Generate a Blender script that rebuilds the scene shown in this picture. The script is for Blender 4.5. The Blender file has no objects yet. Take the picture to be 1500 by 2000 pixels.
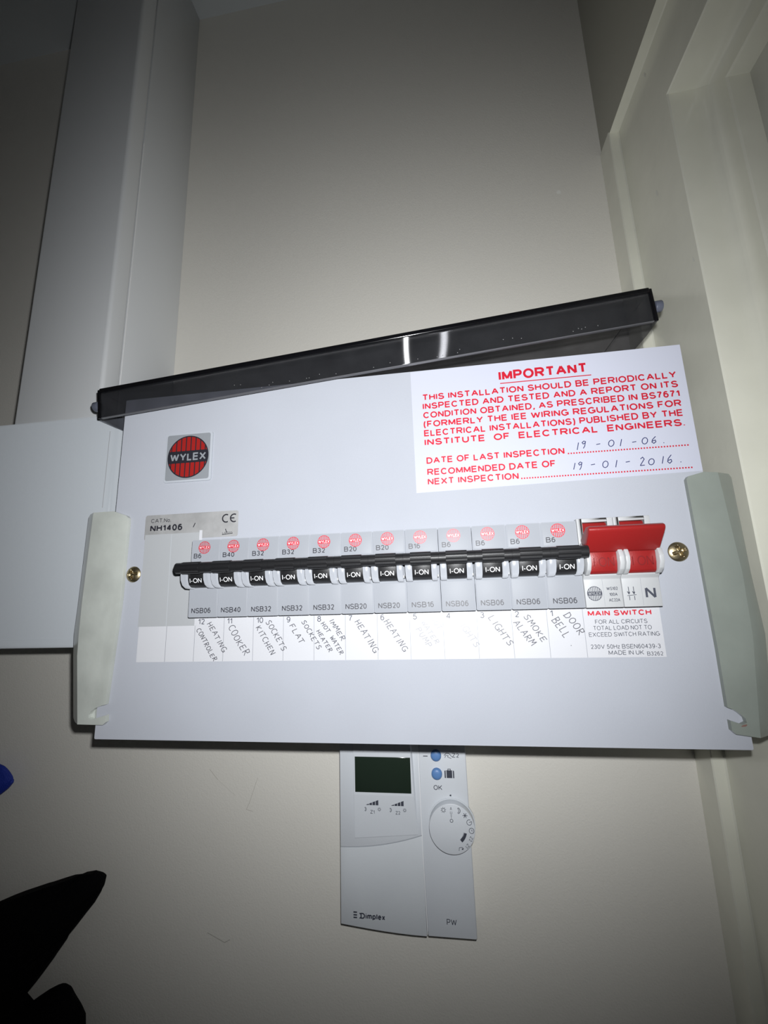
import bpy, bmesh, math, random
from mathutils import Vector, Matrix
random.seed(4)
S = 0.001                      # everything below is written in millimetres
OZ = 1500.0                    # height of the label strip's lower edge above the floor
def W(x, y, z): return Vector((x*S, y*S, (z+OZ)*S))
C = bpy.context.scene.collection

# ------------------------------------------------------------------ camera, world, light, exposure
cam_d = bpy.data.cameras.new('camera'); cam = bpy.data.objects.new('camera', cam_d); C.objects.link(cam)
cam_d.sensor_fit = 'VERTICAL'; cam_d.sensor_height = 24; cam_d.lens = 24*834.22/2000
cam_d.clip_start = 0.005; cam_d.clip_end = 20
r_ = Vector((0.98929133, 0.142958, -0.02942238)); f_ = Vector((-0.13454708, 0.97137701, 0.19576461)); u_ = Vector((0.05656634, -0.18970954, 0.98020944))
M = Matrix.Identity(4)
for i in range(3): M[i][0] = r_[i]; M[i][1] = u_[i]; M[i][2] = -f_[i]
M.translation = W(177.98, -233.38, 32.24); cam.matrix_world = M
bpy.context.scene.camera = cam

world = bpy.data.worlds.new('world'); bpy.context.scene.world = world; world.use_nodes = True
bg = world.node_tree.nodes['Background']; bg.inputs[0].default_value = (0.8, 0.85, 1, 1); bg.inputs[1].default_value = 0.02

fl = bpy.data.lights.new('phone_flash', 'SPOT'); fl.energy = 4.9; fl.shadow_soft_size = 0.003; fl.color = (0.97, 0.985, 1.0)
fl.spot_size = math.radians(128); fl.spot_blend = 1.0
flo = bpy.data.objects.new('phone_flash', fl); C.objects.link(flo)
flo.location = W(184, -233, 48); flo.rotation_euler = (-(f_+Vector((-0.02, 0, 0.0)))).to_track_quat('Z', 'Y').to_euler()   # the phone's flash points where its lens points
sc = bpy.context.scene
sc.view_settings.view_transform = 'Standard'; sc.view_settings.look = 'None'; sc.view_settings.exposure = 0.0; sc.view_settings.gamma = 1
sc.view_settings.use_curve_mapping = False

# ------------------------------------------------------------------ materials
MATS = {}
def mat(name, col, rough=0.5, metal=0.0, bump=0.0, bscale=400, mottle=0.0, mscale=12, spec=0.5, coat=0.0, alpha=None):
    if name in MATS: return MATS[name]
    m = bpy.data.materials.new(name); m.use_nodes = True; nt = m.node_tree; b = nt.nodes['Principled BSDF']
    b.inputs['Base Color'].default_value = (*col, 1); b.inputs['Roughness'].default_value = rough; b.inputs['Metallic'].default_value = metal
    b.inputs['Specular IOR Level'].default_value = spec; b.inputs['Coat Weight'].default_value = coat; b.inputs['Coat Roughness'].default_value = 0.08
    tc = nt.nodes.new('ShaderNodeTexCoord')
    if mottle:
        n = nt.nodes.new('ShaderNodeTexNoise'); n.inputs['Scale'].default_value = mscale; n.inputs['Detail'].default_value = 5
        nt.links.new(tc.outputs['Object'], n.inputs['Vector'])
        r = nt.nodes.new('ShaderNodeMapRange'); r.inputs['From Min'].default_value = 0.3; r.inputs['From Max'].default_value = 0.7
        r.inputs['To Min'].default_value = 1-mottle; r.inputs['To Max'].default_value = 1+mottle*0.4
        nt.links.new(n.outputs['Fac'], r.inputs['Value'])
        mx = nt.nodes.new('ShaderNodeVectorMath'); mx.operation = 'SCALE'; mx.inputs[0].default_value = col
        nt.links.new(r.outputs[0], mx.inputs['Scale']); nt.links.new(mx.outputs[0], b.inputs['Base Color'])
    if bump:
        n = nt.nodes.new('ShaderNodeTexNoise'); n.inputs['Scale'].default_value = bscale; n.inputs['Detail'].default_value = 3
        nt.links.new(tc.outputs['Object'], n.inputs['Vector'])
        bp = nt.nodes.new('ShaderNodeBump'); bp.inputs['Strength'].default_value = bump; bp.inputs['Distance'].default_value = 0.0006
        nt.links.new(n.outputs['Fac'], bp.inputs['Height']); nt.links.new(bp.outputs[0], b.inputs['Normal'])
    MATS[name] = m; return m
def smoked(name='smoked_acrylic', streak=False):
    m = bpy.data.materials.new(name); m.use_nodes = True; nt = m.node_tree; nt.nodes.clear()
    o = nt.nodes.new('ShaderNodeOutputMaterial'); t = nt.nodes.new('ShaderNodeBsdfTransparent'); t.inputs[0].default_value = (0.70, 0.70, 0.72, 1)
    g = nt.nodes.new('ShaderNodeBsdfGlossy'); g.inputs['Roughness'].default_value = 0.22; g.inputs[0].default_value = (1, 1, 1, 1)
    d = nt.nodes.new('ShaderNodeBsdfDiffuse'); d.inputs[0].default_value = (0.06, 0.062, 0.067, 1)
    n = nt.nodes.new('ShaderNodeTexNoise'); n.inputs['Scale'].default_value = 60; n.inputs['Detail'].default_value = 6
    tc = nt.nodes.new('ShaderNodeTexCoord'); nt.links.new(tc.outputs['Object'], n.inputs['Vector'])
    cr = nt.nodes.new('ShaderNodeMapRange'); cr.inputs[1].default_value = 0.3; cr.inputs[2].default_value = 0.75; cr.inputs[3].default_value = 0.14; cr.inputs[4].default_value = 0.28
    nt.links.new(n.outputs['Fac'], cr.inputs[0])
    m1 = nt.nodes.new('ShaderNodeMixShader'); nt.links.new(cr.outputs[0], m1.inputs[0]); nt.links.new(t.outputs[0], m1.inputs[1]); nt.links.new(d.outputs[0], m1.inputs[2])
    if streak:
        g.inputs['Roughness'].default_value = 0.30; g.inputs['Anisotropy'].default_value = 0.97
        tv = nt.nodes.new('ShaderNodeCombineXYZ'); tv.inputs[0].default_value = 0.997; tv.inputs[2].default_value = 0.078; nt.links.new(tv.outputs[0], g.inputs['Tangent'])
    m2 = nt.nodes.new('ShaderNodeMixShader'); m2.inputs[0].default_value = 0.035 if streak else 0.05
    nt.links.new(m1.outputs[0], m2.inputs[1]); nt.links.new(g.outputs[0], m2.inputs[2]); nt.links.new(m2.outputs[0], o.inputs[0])
    return m
SMOKE = smoked(); SMOKEF = smoked('brushed_smoked_acrylic', True)
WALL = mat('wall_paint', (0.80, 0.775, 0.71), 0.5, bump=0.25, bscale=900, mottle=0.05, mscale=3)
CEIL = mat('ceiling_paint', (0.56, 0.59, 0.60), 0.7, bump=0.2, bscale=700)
WOOD = mat('gloss_frame_paint', (0.80, 0.795, 0.69), 0.24, bump=0.25, bscale=90, mottle=0.06, mscale=30, coat=0.3)
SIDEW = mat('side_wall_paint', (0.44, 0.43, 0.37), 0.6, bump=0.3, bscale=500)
DOORM = mat('door_paint', (0.78, 0.78, 0.72), 0.4, bump=0.25, bscale=120)
TRUNK = mat('trunking_upvc', (0.66, 0.675, 0.685), 0.33, bump=0.05, bscale=800)
BOXM = mat('white_enclosure_paint', (0.52, 0.55, 0.58), 0.35, bump=0.12, bscale=1500)
PLATE = mat('powder_coated_steel', (0.415, 0.432, 0.475), 0.6, spec=0.1, bump=0.12, bscale=1600, mottle=0.03, mscale=20)
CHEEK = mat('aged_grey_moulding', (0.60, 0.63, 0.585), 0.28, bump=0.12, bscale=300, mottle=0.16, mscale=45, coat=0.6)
MCBM = mat('breaker_plastic', (0.31, 0.325, 0.355), 0.5, spec=0.25, bump=0.05, bscale=2500)
EARM = mat('breaker_ear_plastic', (0.34, 0.355, 0.385), 0.3)
SWM = mat('switch_body_plastic', (0.44, 0.45, 0.46), 0.35)
BLK = mat('black_lever_plastic', (0.011, 0.011, 0.012), 0.36, bump=0.06, bscale=3500)
RED = mat('red_lever_plastic', (0.24, 0.012, 0.012), 0.33, bump=0.1, bscale=2000)
RED2 = mat('red_lever_relief', (0.165, 0.007, 0.008), 0.4)
PAPER = mat('glossy_white_label', (0.56, 0.565, 0.59), 0.42, coat=0.0, spec=0.35)
STICK = mat('sticker_vinyl', (0.51, 0.525, 0.60), 0.36)
GREYL = mat('grey_blank_label', (0.40, 0.412, 0.425), 0.42)
SILV = mat('silver_foil_label', (0.42, 0.42, 0.42), 0.35, metal=0.1, bump=0.3, bscale=250, mottle=0.14, mscale=120)
INK = mat('black_ink', (0.02, 0.02, 0.028), 0.5)
LINE = mat('thin_grey_print', (0.25, 0.26, 0.29), 0.5)
REDINK = mat('red_ink', (0.52, 0.012, 0.03), 0.4)
PEN = mat('blue_biro', (0.02, 0.025, 0.11), 0.5)
PENCIL = mat('grey_pencil', (0.075, 0.075, 0.09), 0.45)
PENCIL_GLARE = mat('faded_grey_pencil', (0.24, 0.24, 0.26), 0.4)  # paler pencil: glare that washes out mid-strip writing, put into the colour
WHT = mat('white_ink', (0.85, 0.86, 0.88), 0.5)
DINK = mat('dark_grey_ink', (0.045, 0.05, 0.07), 0.5)
BRASS = mat('yellow_zinc_screw', (0.42, 0.35, 0.22), 0.38, metal=1.0, bump=0.12, bscale=800)
DARK = mat('dark_recess', (0.01, 0.01, 0.01), 0.6)
RIMM = mat('acrylic_edge', (0.004, 0.004, 0.005), 0.15)
PINM = mat('grey_pin_plastic', (0.10, 0.11, 0.145), 0.35)
BADGE = mat('badge_silver', (0.34, 0.36, 0.39), 0.35, metal=0.15)
BADGER = mat('badge_red', (0.35, 0.018, 0.016), 0.35)
BADGEW = mat('badge_border', (0.52, 0.55, 0.6), 0.4)
CTRL = mat('controller_plastic', (0.66, 0.69, 0.73), 0.38, bump=0.05, bscale=1500)
CTRL2 = mat('controller_flap_plastic', (0.63, 0.66, 0.69), 0.38, bump=0.05, bscale=1500)
LCD = mat('lcd_glass', (0.016, 0.026, 0.018), 0.12)
BTN = mat('blue_rubber_button', (0.12, 0.25, 0.52), 0.4)
CLOTH = mat('black_fleece', (0.0025, 0.0025, 0.003), 0.95, bump=1.0, bscale=1500, spec=0.1)
BLUE = mat('blue_fabric', (0.01, 0.03, 0.30), 0.6, bump=0.6, bscale=900)
for m_ in (PLATE, MCBM, EARM, STICK, PAPER, GREYL, BOXM): m_.node_tree.nodes['Principled BSDF'].inputs['Diffuse Roughness'].default_value = 1.0
CHEEK2 = mat('darker_aged_moulding', (0.27, 0.30, 0.27), 0.30, bump=0.12, bscale=300, mottle=0.10, mscale=45, coat=0.6)  # darker base colour, used at the right end only
SCUFF = mat('scuff_mark', (0.52, 0.50, 0.45), 0.6)
CHIP = mat('paint_chip', (0.75, 0.75, 0.68), 0.5)

# ------------------------------------------------------------------ helpers
def link(o, parent=None):
    C.objects.link(o)
    if parent is not None: o.parent = parent
    return o
def mobj(name, me, m, parent=None):
    o = bpy.data.objects.new(name, me)
    ms = m if isinstance(m, (list, tuple)) else [m]
    if not me.materials:
        for q in ms: me.materials.append(q)
    return link(o, parent)
def tag(o, label, cat=None, group=None, kind=None):
    if label: o['label'] = label
    if cat: o['category'] = cat
    if group: o['group'] = group
    if kind: o['kind'] = kind
    return o
ORG = {}
def empty(name, x, y, z, label, cat, group=None):
    o = bpy.data.objects.new(name, None); o.empty_display_size = 0.01; link(o); o.location = W(x, y, z); ORG[o] = Vector((x, y, z))
    return tag(o, label, cat, group)
def org(parent): 
    while parent is not None:
        if parent in ORG: return ORG[parent]
        parent = parent.parent
    return None
def L(parent):                 # offset turning mm coordinates into the parent's local metres
    o = org(parent)
    return (lambda v: Vector((v[0]-o[0], v[1]-o[1], v[2]-o[2]))*S) if o is not None else (lambda v: W(*v))
def build(name, bm, m, parent=None, smooth=False, bevel=0, seg=2, angle=40):
    """bm is in scene millimetres"""
    if bevel:
        bmesh.ops.remove_doubles(bm, verts=bm.verts, dist=1e-4)
        bmesh.ops.recalc_face_normals(bm, faces=bm.faces)
        es = [e for e in bm.edges if len(e.link_faces) == 2 and e.calc_face_angle(0) > math.radians(25)]
        bmesh.ops.bevel(bm, geom=es, offset=bevel, segments=seg, affect='EDGES', profile=0.5, clamp_overlap=True)
    elif not any(len(e.link_faces) < 2 for e in bm.edges): bmesh.ops.recalc_face_normals(bm, faces=bm.faces)
    f = L(parent)
    for v in bm.verts: v.co = f(v.co)
    me = bpy.data.meshes.new(name)
    bm.to_mesh(me); bm.free()
    if smooth or bevel:
        me.polygons.foreach_set('use_smooth', [True]*len(me.polygons))
        try: me.set_sharp_from_angle(angle=math.radians(angle))
        except Exception: pass
    return mobj(name, me, m, parent)
def box(bm, x0, x1, y0, y1, z0, z1):
    vs = [bm.verts.new((x, y, z)) for x in (x0, x1) for y in (y0, y1) for z in (z0, z1)]
    for f in ((0,1,3,2), (4,6,7,5), (0,4,5,1), (2,3,7,6), (0,2,6,4), (1,5,7,3)): bm.faces.new([vs[i] for i in f])
def bx(name, m, parent, x0, x1, y0, y1, z0, z1, bevel=0, seg=2):
    bm = bmesh.new(); box(bm, x0, x1, y0, y1, z0, z1); return build(name, bm, m, parent, bevel=bevel, seg=seg)
def prism_xz(bm, pts, y0, y1):     # polygon in XZ extruded in Y
    a = [bm.verts.new((x, y0, z)) for x, z in pts]; b = [bm.verts.new((x, y1, z)) for x, z in pts]
    n = len(pts)
    bm.faces.new(a); bm.faces.new(b[::-1])
    for i in range(n): bm.faces.new((a[i], b[i], b[(i+1) % n], a[(i+1) % n]))
def prism_yz(bm, pts, x0, x1):     # polygon in YZ extruded in X
    a = [bm.verts.new((x0, y, z)) for y, z in pts]; b = [bm.verts.new((x1, y, z)) for y, z in pts]
    n = len(pts)
    bm.faces.new(a[::-1]); bm.faces.new(b)
    for i in range(n): bm.faces.new((a[i], a[(i+1) % n], b[(i+1) % n], b[i]))
def cyl(bm, c, axis, r, h0, h1, n=24, r2=None):
    r2 = r if r2 is None else r2
    ring = []
    for h, rr in ((h0, r), (h1, r2)):
        vs = []
        for i in range(n):
            a = 2*math.pi*i/n; p, q = rr*math.cos(a), rr*math.sin(a)
            v = {'x': (c[0]+h, c[1]+p, c[2]+q), 'y': (c[0]+p, c[1]+h, c[2]+q), 'z': (c[0]+p, c[1]+q, c[2]+h)}[axis]
            vs.append(bm.verts.new(v))
        ring.append(vs)
    bm.faces.new(ring[0][::-1]); bm.faces.new(ring[1])
    for i in range(n): bm.faces.new((ring[0][i], ring[0][(i+1) % n], ring[1][(i+1) % n], ring[1][i]))
def plane_xz(bm, pts, y): 
    f = bm.faces.new([bm.verts.new((x, y, z)) for x, z in pts]); f.normal_update()
    if f.normal.y > 0: f.normal_flip()
def rpoly(x0, x1, z0, z1, r, n=5):
    out = []
    for cx, cz, a0 in ((x1-r, z1-r, 0), (x0+r, z1-r, 90), (x0+r, z0+r, 180), (x1-r, z0+r, 270)):
        for i in range(n+1):
            a = math.radians(a0+90*i/n); out.append((cx+r*math.cos(a), cz+r*math.sin(a)))
    return out
# ---- lettering: every character is a set of centre lines drawn as ribbons
_lift = [0]
def ribbon(bm, pts, w, y, closed=False):
    P = [Vector(p) for p in pts]; Q = [P[0]]
    for p in P[1:]:
        if (p-Q[-1]).length > 1e-5: Q.append(p)
    if len(Q) > 3 and (Q[0]-Q[-1]).length < 1e-4: closed = True; Q.pop()
    if len(Q) < 2: return
    if not closed:                 # sharp turns start a new ribbon so that no ribbon folds over itself
        for i in range(1, len(Q)-1):
            if (Q[i]-Q[i-1]).normalized().dot((Q[i+1]-Q[i]).normalized()) < -.15:
                ribbon(bm, Q[:i+1], w, y); ribbon(bm, Q[i:], w, y); return
    _lift[0] = (_lift[0]+1) % 7; y = y-.010*_lift[0]
    n = len(Q); h = w/2; ls, rs = [], []
    for i in range(n):
        if closed: d0, d1 = Q[i]-Q[i-1], Q[(i+1) % n]-Q[i]
        else: d0, d1 = (Q[i]-Q[i-1] if i else Q[1]-Q[0]), (Q[i+1]-Q[i] if i < n-1 else Q[-1]-Q[-2])
        d0 = d0.normalized(); d1 = d1.normalized(); n0 = Vector((-d0.y, d0.x)); m_ = (n0+Vector((-d1.y, d1.x))).normalized(); k = h/max(.5, m_.dot(n0))
        yy = y-.0004*i
        ls.append(bm.verts.new((Q[i].x+m_.x*k, yy, Q[i].y+m_.y*k))); rs.append(bm.verts.new((Q[i].x-m_.x*k, yy, Q[i].y-m_.y*k)))
    for i in range(n if closed else n-1):
        j = (i+1) % n; f = bm.faces.new((ls[i], ls[j], rs[j], rs[i])); f.normal_update()
        if f.normal.y > 0: f.normal_flip()
def stroke(bm, pts, w, y, closed=False): ribbon(bm, pts, w, y, closed)
def arc(cx, cz, r, a0, a1, n=12, rz=None):
    rz = r if rz is None else rz
    return [(cx+r*math.cos(math.radians(a0+(a1-a0)*i/n)), cz+rz*math.sin(math.radians(a0+(a1-a0)*i/n))) for i in range(n+1)]
E_ = lambda cx, cy, rx, ry, a0, a1, n=10: arc(cx, cy, rx, a0, a1, n, ry)
_Sc = E_(.5, .755, .46, .245, 20, 180, 7)+E_(.5, .755, .46, .245, 180, 262, 4)[1:]+E_(.5, .255, .5, .255, 82, -20, 5)[0:]+E_(.5, .255, .5, .255, -20, -168, 7)[1:]
LT = {  # character: (ink width for capitals 1 high, strokes in a unit square)
 'A': (.92, [[(0,0),(.5,1),(1,0)],[(.19,.34),(.81,.34)]]), 'B': (.76, [[(0,0),(0,.53)]+E_(.64,.265,.36,.265,90,-90,8)+[(0,0)],[(0,.53),(0,1)]+E_(.6,.765,.34,.235,90,-90,7)]),
 'C': (.88, [E_(.52,.5,.5,.5,38,322,16)]), 'D': (.82, [[(0,0),(0,1)]+E_(.42,.5,.58,.5,90,-90,14)+[(0,0)]]), 'E': (.72, [[(1,1),(0,1),(0,0),(1,0)],[(0,.52),(.93,.52)]]),
 'F': (.66, [[(1,1),(0,1),(0,0)],[(0,.5),(.88,.5)]]), 'G': (.92, [E_(.5,.5,.5,.5,42,318,16)+[(1,.17),(1,.46),(.55,.46)]]), 'H': (.76, [[(0,0),(0,1)],[(1,0),(1,1)],[(0,.53),(1,.53)]]),
 'I': (.0, [[(.5,0),(.5,1)]]), 'K': (.80, [[(0,0),(0,1)],[(.98,1),(0,.36)],[(.34,.58),(1,0)]]), 'L': (.62, [[(0,1),(0,0),(1,0)]]), 'M': (.92, [[(0,0),(0,1),(.5,.1),(1,1),(1,0)]]),
 'N': (.76, [[(0,0),(0,1),(1,0),(1,1)]]), 'O': (.96, [E_(.5,.5,.5,.5,90,450,24)]), 'P': (.74, [[(0,0),(0,1),(.6,1)]+E_(.62,.73,.38,.27,85,-85,8)+[(.6,.46),(0,.46)]]),
 'R': (.82, [[(0,0),(0,1),(.6,1)]+E_(.62,.74,.36,.26,85,-85,8)+[(.6,.48),(0,.48)],[(.52,.48),(1,0)]]), 'S': (.78, [_Sc]), 'T': (.78, [[(0,1),(1,1)],[(.5,0),(.5,1)]]),
 'U': (.76, [[(0,1),(0,.38)]+E_(.5,.38,.5,.38,180,360,10)+[(1,.38),(1,1)]]), 'V': (.88, [[(0,1),(.5,0),(1,1)]]), 'W': (1.26, [[(0,1),(.25,0),(.5,.92),(.75,0),(1,1)]]), 'X': (.86, [[(0,0),(1,1)],[(0,1),(1,0)]]),
 'Y': (.86, [[(0,1),(.5,.44),(1,1)],[(.5,.46),(.5,0)]]), 'Z': (.76, [[(0,1),(1,1),(0,0),(1,0)]]),
 '0': (.60, [E_(.5,.5,.5,.5,90,450,20)]), '1': (.30, [[(0,.72),(.55,.84),(1,1),(1,0)]]), '2': (.60, [E_(.5,.72,.46,.28,165,-20,9)+[(.75,.44),(.08,.02),(1,.0)]]),
 '3': (.60, [E_(.47,.76,.42,.24,155,-75,9)+[(.4,.53)]+E_(.47,.27,.5,.27,75,-160,10)]), '4': (.64, [[(.76,0),(.76,1),(0,.28),(1,.28)]]), '5': (.60, [[(.9,1),(.2,1),(.08,.5)]+E_(.46,.32,.5,.32,125,-160,11)]),
 '6': (.60, [E_(.55,.6,.5,.4,50,180,7)+E_(.5,.32,.48,.32,180,540,18)]), '7': (.60, [[(0,1),(1,1),(.5,.5),(.35,0)]]), '8': (.60, [E_(.5,.77,.42,.23,-90,270,14)+E_(.5,.27,.5,.27,90,-270,16)]), '9': (.60, [E_(.45,.4,.5,.4,230,360,7)+E_(.5,.68,.48,.32,0,360,18)]),
 '(': (.2, [E_(1.6,.4,1.6,.75,118,242,8)]), ')': (.2, [E_(-.6,.4,1.6,.75,62,-62,8)]), ',': (.12, [[(1,.1),(.9,-.06),(0,-.24)]]), '.': (.0, [[(.5,-.06),(.5,.08)]]), '-': (.3, [[(0,.36),(1,.36)]]),
 'o': (.52, [E_(.5,.36,.5,.36,90,450,16)]), 'z': (.44, [[(0,.72),(1,.72),(0,0),(1,0)]]), 'i': (.0, [[(.5,0),(.5,.72)],[(.5,.88),(.5,1.0)]]), 'm': (.86, [[(0,0),(0,.72)],[(0,.55)]+E_(.25,.5,.25,.22,150,0,5)+[(.5,0)],[(.5,.5)]+E_(.75,.5,.25,.22,150,0,5)+[(1,0)]]),
 'p': (.56, [[(0,.72),(0,-.26)],E_(.5,.36,.5,.36,90,450,14)]), 'l': (.0, [[(.5,0),(.5,1)]]), 'e': (.54, [[(0,.38),(1,.38)]+E_(.5,.36,.5,.36,5,320,14)]), 'x': (.5, [[(0,0),(1,.72)],[(0,.72),(1,0)]]), ' ': (.14, [])}
def lettering(bm, s, x0, z0, cap, y, x1=None, bold=0.0, mode='fit', rot=0, wf=1.0):
    """writes s with its baseline at z0 and capitals cap mm high; bold is extra stem weight; fitted between x0 and x1"""
    w = .125+bold*2.6; gap = .155
    adv = [LT[c][0]+w for c in s]; nat = sum(adv)+gap*(len(s)-1)
    sx = wf
    if x1 is not None:
        tgt = (x1-x0)/cap
        if mode == 'space': sx = min(1.0, tgt/nat); gap += (tgt/sx-nat)/max(1, len(s)-1)
        else: sx = tgt/nat
    ca, sa = math.cos(rot), math.sin(rot); cx = 0
    for c, ad in zip(s, adv):
        iw = ad-w
        for st in LT[c][1]:
            pts = []
            for a, b in st:
                p = (cx+w/2+a*iw if iw > 0 else cx+w/2)*sx*cap; q = (w/2+b*(1-w))*cap
                pts.append((x0+p*ca-q*sa, z0+p*sa+q*ca))
            ribbon(bm, pts, w*cap*min(1, (sx+1)/2), y)
        cx += ad+gap
def words(name, items, m, parent, y, label=None):
    for it in items:
        bm = bmesh.new(); it = dict(it); it.setdefault('y', y); lettering(bm, **it)
        o = build(name, bm, m, parent)
    return o
# ---- pen strokes
G = {  # hand capitals in a 0.7 x 1 box
 'A': [[(0,0),(.33,1),(.6,0)],[(.08,.35),(.55,.38)]], 'B': [[(.05,0),(.08,1)],[(.02,.98),(.5,.9),(.5,.62),(.1,.52),(.58,.4),(.55,.08),(.02,.02)]],
 'C': [arc(.38,.5,.36,55,305,9,.5)], 'D': [[(.08,0),(.08,1),(.45,.9),(.6,.5),(.45,.1),(0,0)]], 'E': [[(.55,.98),(.08,.95),(.05,.02),(.55,.05)],[(.07,.5),(.45,.53)]],
 'F': [[(.55,1),(.08,.95),(.05,0)],[(.07,.5),(.42,.53)]], 'G': [arc(.36,.5,.34,50,330,9,.5),[(.4,.42),(.68,.42),(.64,.0)]], 'H': [[(.05,0),(.08,1)],[(.52,0),(.56,1)],[(.05,.48),(.55,.52)]],
 'I': [[(.2,0),(.22,1)]], 'K': [[(.05,0),(.08,1)],[(.55,.95),(.1,.45),(.58,0)]], 'L': [[(.1,1),(.06,0),(.52,.04)]], 'M': [[(0,0),(.1,1),(.32,.35),(.56,1),(.64,0)]],
 'N': [[(.03,0),(.08,1),(.5,0),(.56,1)]], 'O': [arc(.32,.5,.3,100,460,10,.48)], 'P': [[(.05,0),(.1,1),(.5,.9),(.5,.55),(.08,.48)]], 'R': [[(.05,0),(.1,1),(.52,.88),(.46,.55),(.1,.5),(.58,0)]],
 'S': [[(.55,.9),(.3,1),(.06,.78),(.2,.55),(.48,.45),(.52,.15),(.25,0),(0,.1)]], 'T': [[(.28,0),(.3,1)],[(-.05,.96),(.6,1)]], 'U': [[(.05,1),(.05,.25),(.28,0),(.5,.25),(.54,1)]],
 'W': [[(0,1),(.14,0),(.33,.7),(.5,0),(.68,1)]], '0': [arc(.34,.42,.34,90,450,10,.4)], '1': [[(.3,.95),(.2,0)]], '2': [[(.05,.8),(.3,1),(.5,.75),(.05,0),(.6,.02)]],
 '6': [[(.5,.98),(.15,.55),(.1,.2),(.35,0),(.58,.2),(.5,.45),(.15,.35)]], '9': [[(.5,.75),(.25,.6),(.1,.8),(.3,1),(.52,.9),(.46,.3),(.3,0)]], '-': [[(.1,.45),(.6,.5)]], '.': [[(.2,0),(.3,.02)]], ' ': []}
def hand(bm, s, x, z, h, adv, rot, w, y, seed=0, slant=0.1):
    rnd = random.Random(seed+len(s)*7); ca, sa = math.cos(rot), math.sin(rot); cx = 0
    for ch in s:
        k = h*(0.9+0.2*rnd.random()); oy = (rnd.random()-.5)*h*.16
        for pl in G[ch]:
            pts = []
            for a, b in pl:
                p = cx+(a+slant*b)*adv*1.25; q = b*k+oy; pts.append((x+p*ca-q*sa, z+p*sa+q*ca))
            stroke(bm, pts, w, y)
        cx += adv*(0.6 if ch in 'I1' else 1.0)
def round_logo(bm, cx, cz, r, y, bars=8, ring=.1, band=.26):
    stroke(bm, arc(cx, cz, r-ring/2, 0, 360, 28)[:-1], ring, y, closed=True)
    for i in range(bars):
        x = -r+2*r*(i+.5)/bars; hh = math.sqrt(max(0, (r-ring)**2-x*x)); w = r/bars*.4
        if hh > band*r: 
            plane_xz(bm, [(cx+x-w, cz+band*r), (cx+x+w, cz+band*r), (cx+x+w, cz+hh), (cx+x-w, cz+hh)], y)
            plane_xz(bm, [(cx+x-w, cz-band*r), (cx+x+w, cz-band*r), (cx+x+w, cz-hh), (cx+x-w, cz-hh)], y)
    b = math.sqrt(r*r-(band*r)**2)
    plane_xz(bm, [(cx-b, cz-band*r), (cx+b, cz-band*r), (cx+b, cz+band*r), (cx-b, cz+band*r)], y)

# ------------------------------------------------------------------ the setting
D = 95.0
def struct(o, label=None): o['kind'] = 'structure'; return o
XW = 332.5
bm = bmesh.new(); box(bm, -720, 450, D, D+60, -OZ, 668); struct(build('wall_back', bm, WALL))
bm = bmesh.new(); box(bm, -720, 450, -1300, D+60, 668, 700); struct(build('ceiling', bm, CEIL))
bm = bmesh.new(); box(bm, -720, 450, -1300, D+60, -OZ-30, -OZ); struct(build('floor', bm, mat('floor_vinyl', (0.16, 0.13, 0.10), 0.5, bump=0.2)))
bm = bmesh.new(); box(bm, -720, -680, -1300, D, -OZ, 668); struct(build('wall_left', bm, WALL))
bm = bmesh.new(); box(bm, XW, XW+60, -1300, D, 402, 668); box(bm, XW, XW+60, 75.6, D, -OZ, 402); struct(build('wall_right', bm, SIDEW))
# stepped timber door lining on the right: jamb and head share one mitred profile (X, Y of jamb, Z of head)
prof = [(XW-1.2, D-.02, None), (XW-1.2, 76.3, None), (XW-.6, 75.6, 401.2), (338.0, 75.4, 401), (338.8, 74.6, 400.2), (338.8, 13.2, 350.0), (339.6, 12.4, 349.2), (352, 11.8, 348.6)]
prof += [(352+10*math.sin(a), 1.8+10*math.cos(a), 338.6+10*math.cos(a)) for a in [math.radians(t) for t in (15, 30, 45, 60, 75, 90)]]
prof += [(362, -3, 334), (363, -4, 333), (374, -5, 332)]
bm = bmesh.new()
def lining(bm, prof, top=403.0):
    low, mid, far = [], [], []
    for x, y, z in prof:
        low.append(bm.verts.new((x, y, -OZ)))
        mid.append(bm.verts.new((x, y, top if z is None else z)))
        far.append(None if z is None else bm.verts.new((x, -1100, z)))
    for i in range(len(prof)-1):
        bm.faces.new((low[i], low[i+1], mid[i+1], mid[i]))
        if far[i] is not None and far[i+1] is not None: bm.faces.new((mid[i], mid[i+1], far[i+1], far[i]))
lining(bm, prof)
# close the top of the narrow post and the back of the section
v = [bm.verts.new(p) for p in ((XW-1.2, D-.02, 403), (XW-1.2, 76.3, 403), (XW+6, 76.3, 403), (XW+6, D-.02, 403))]; bm.faces.new(v)
struct(build('trim_1', bm, WOOD, smooth=True, angle=35))
bm = bmesh.new(); box(bm, 374, 412, -1100, 8, -OZ, 345); o = struct(build('door_1', bm, DOORM, bevel=1))
bm = bmesh.new(); box(bm, XW, XW+60, -1300, -1100, -OZ, 402); struct(build('wall_right_far', bm, SIDEW)).name = 'wall_right.001'
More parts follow.
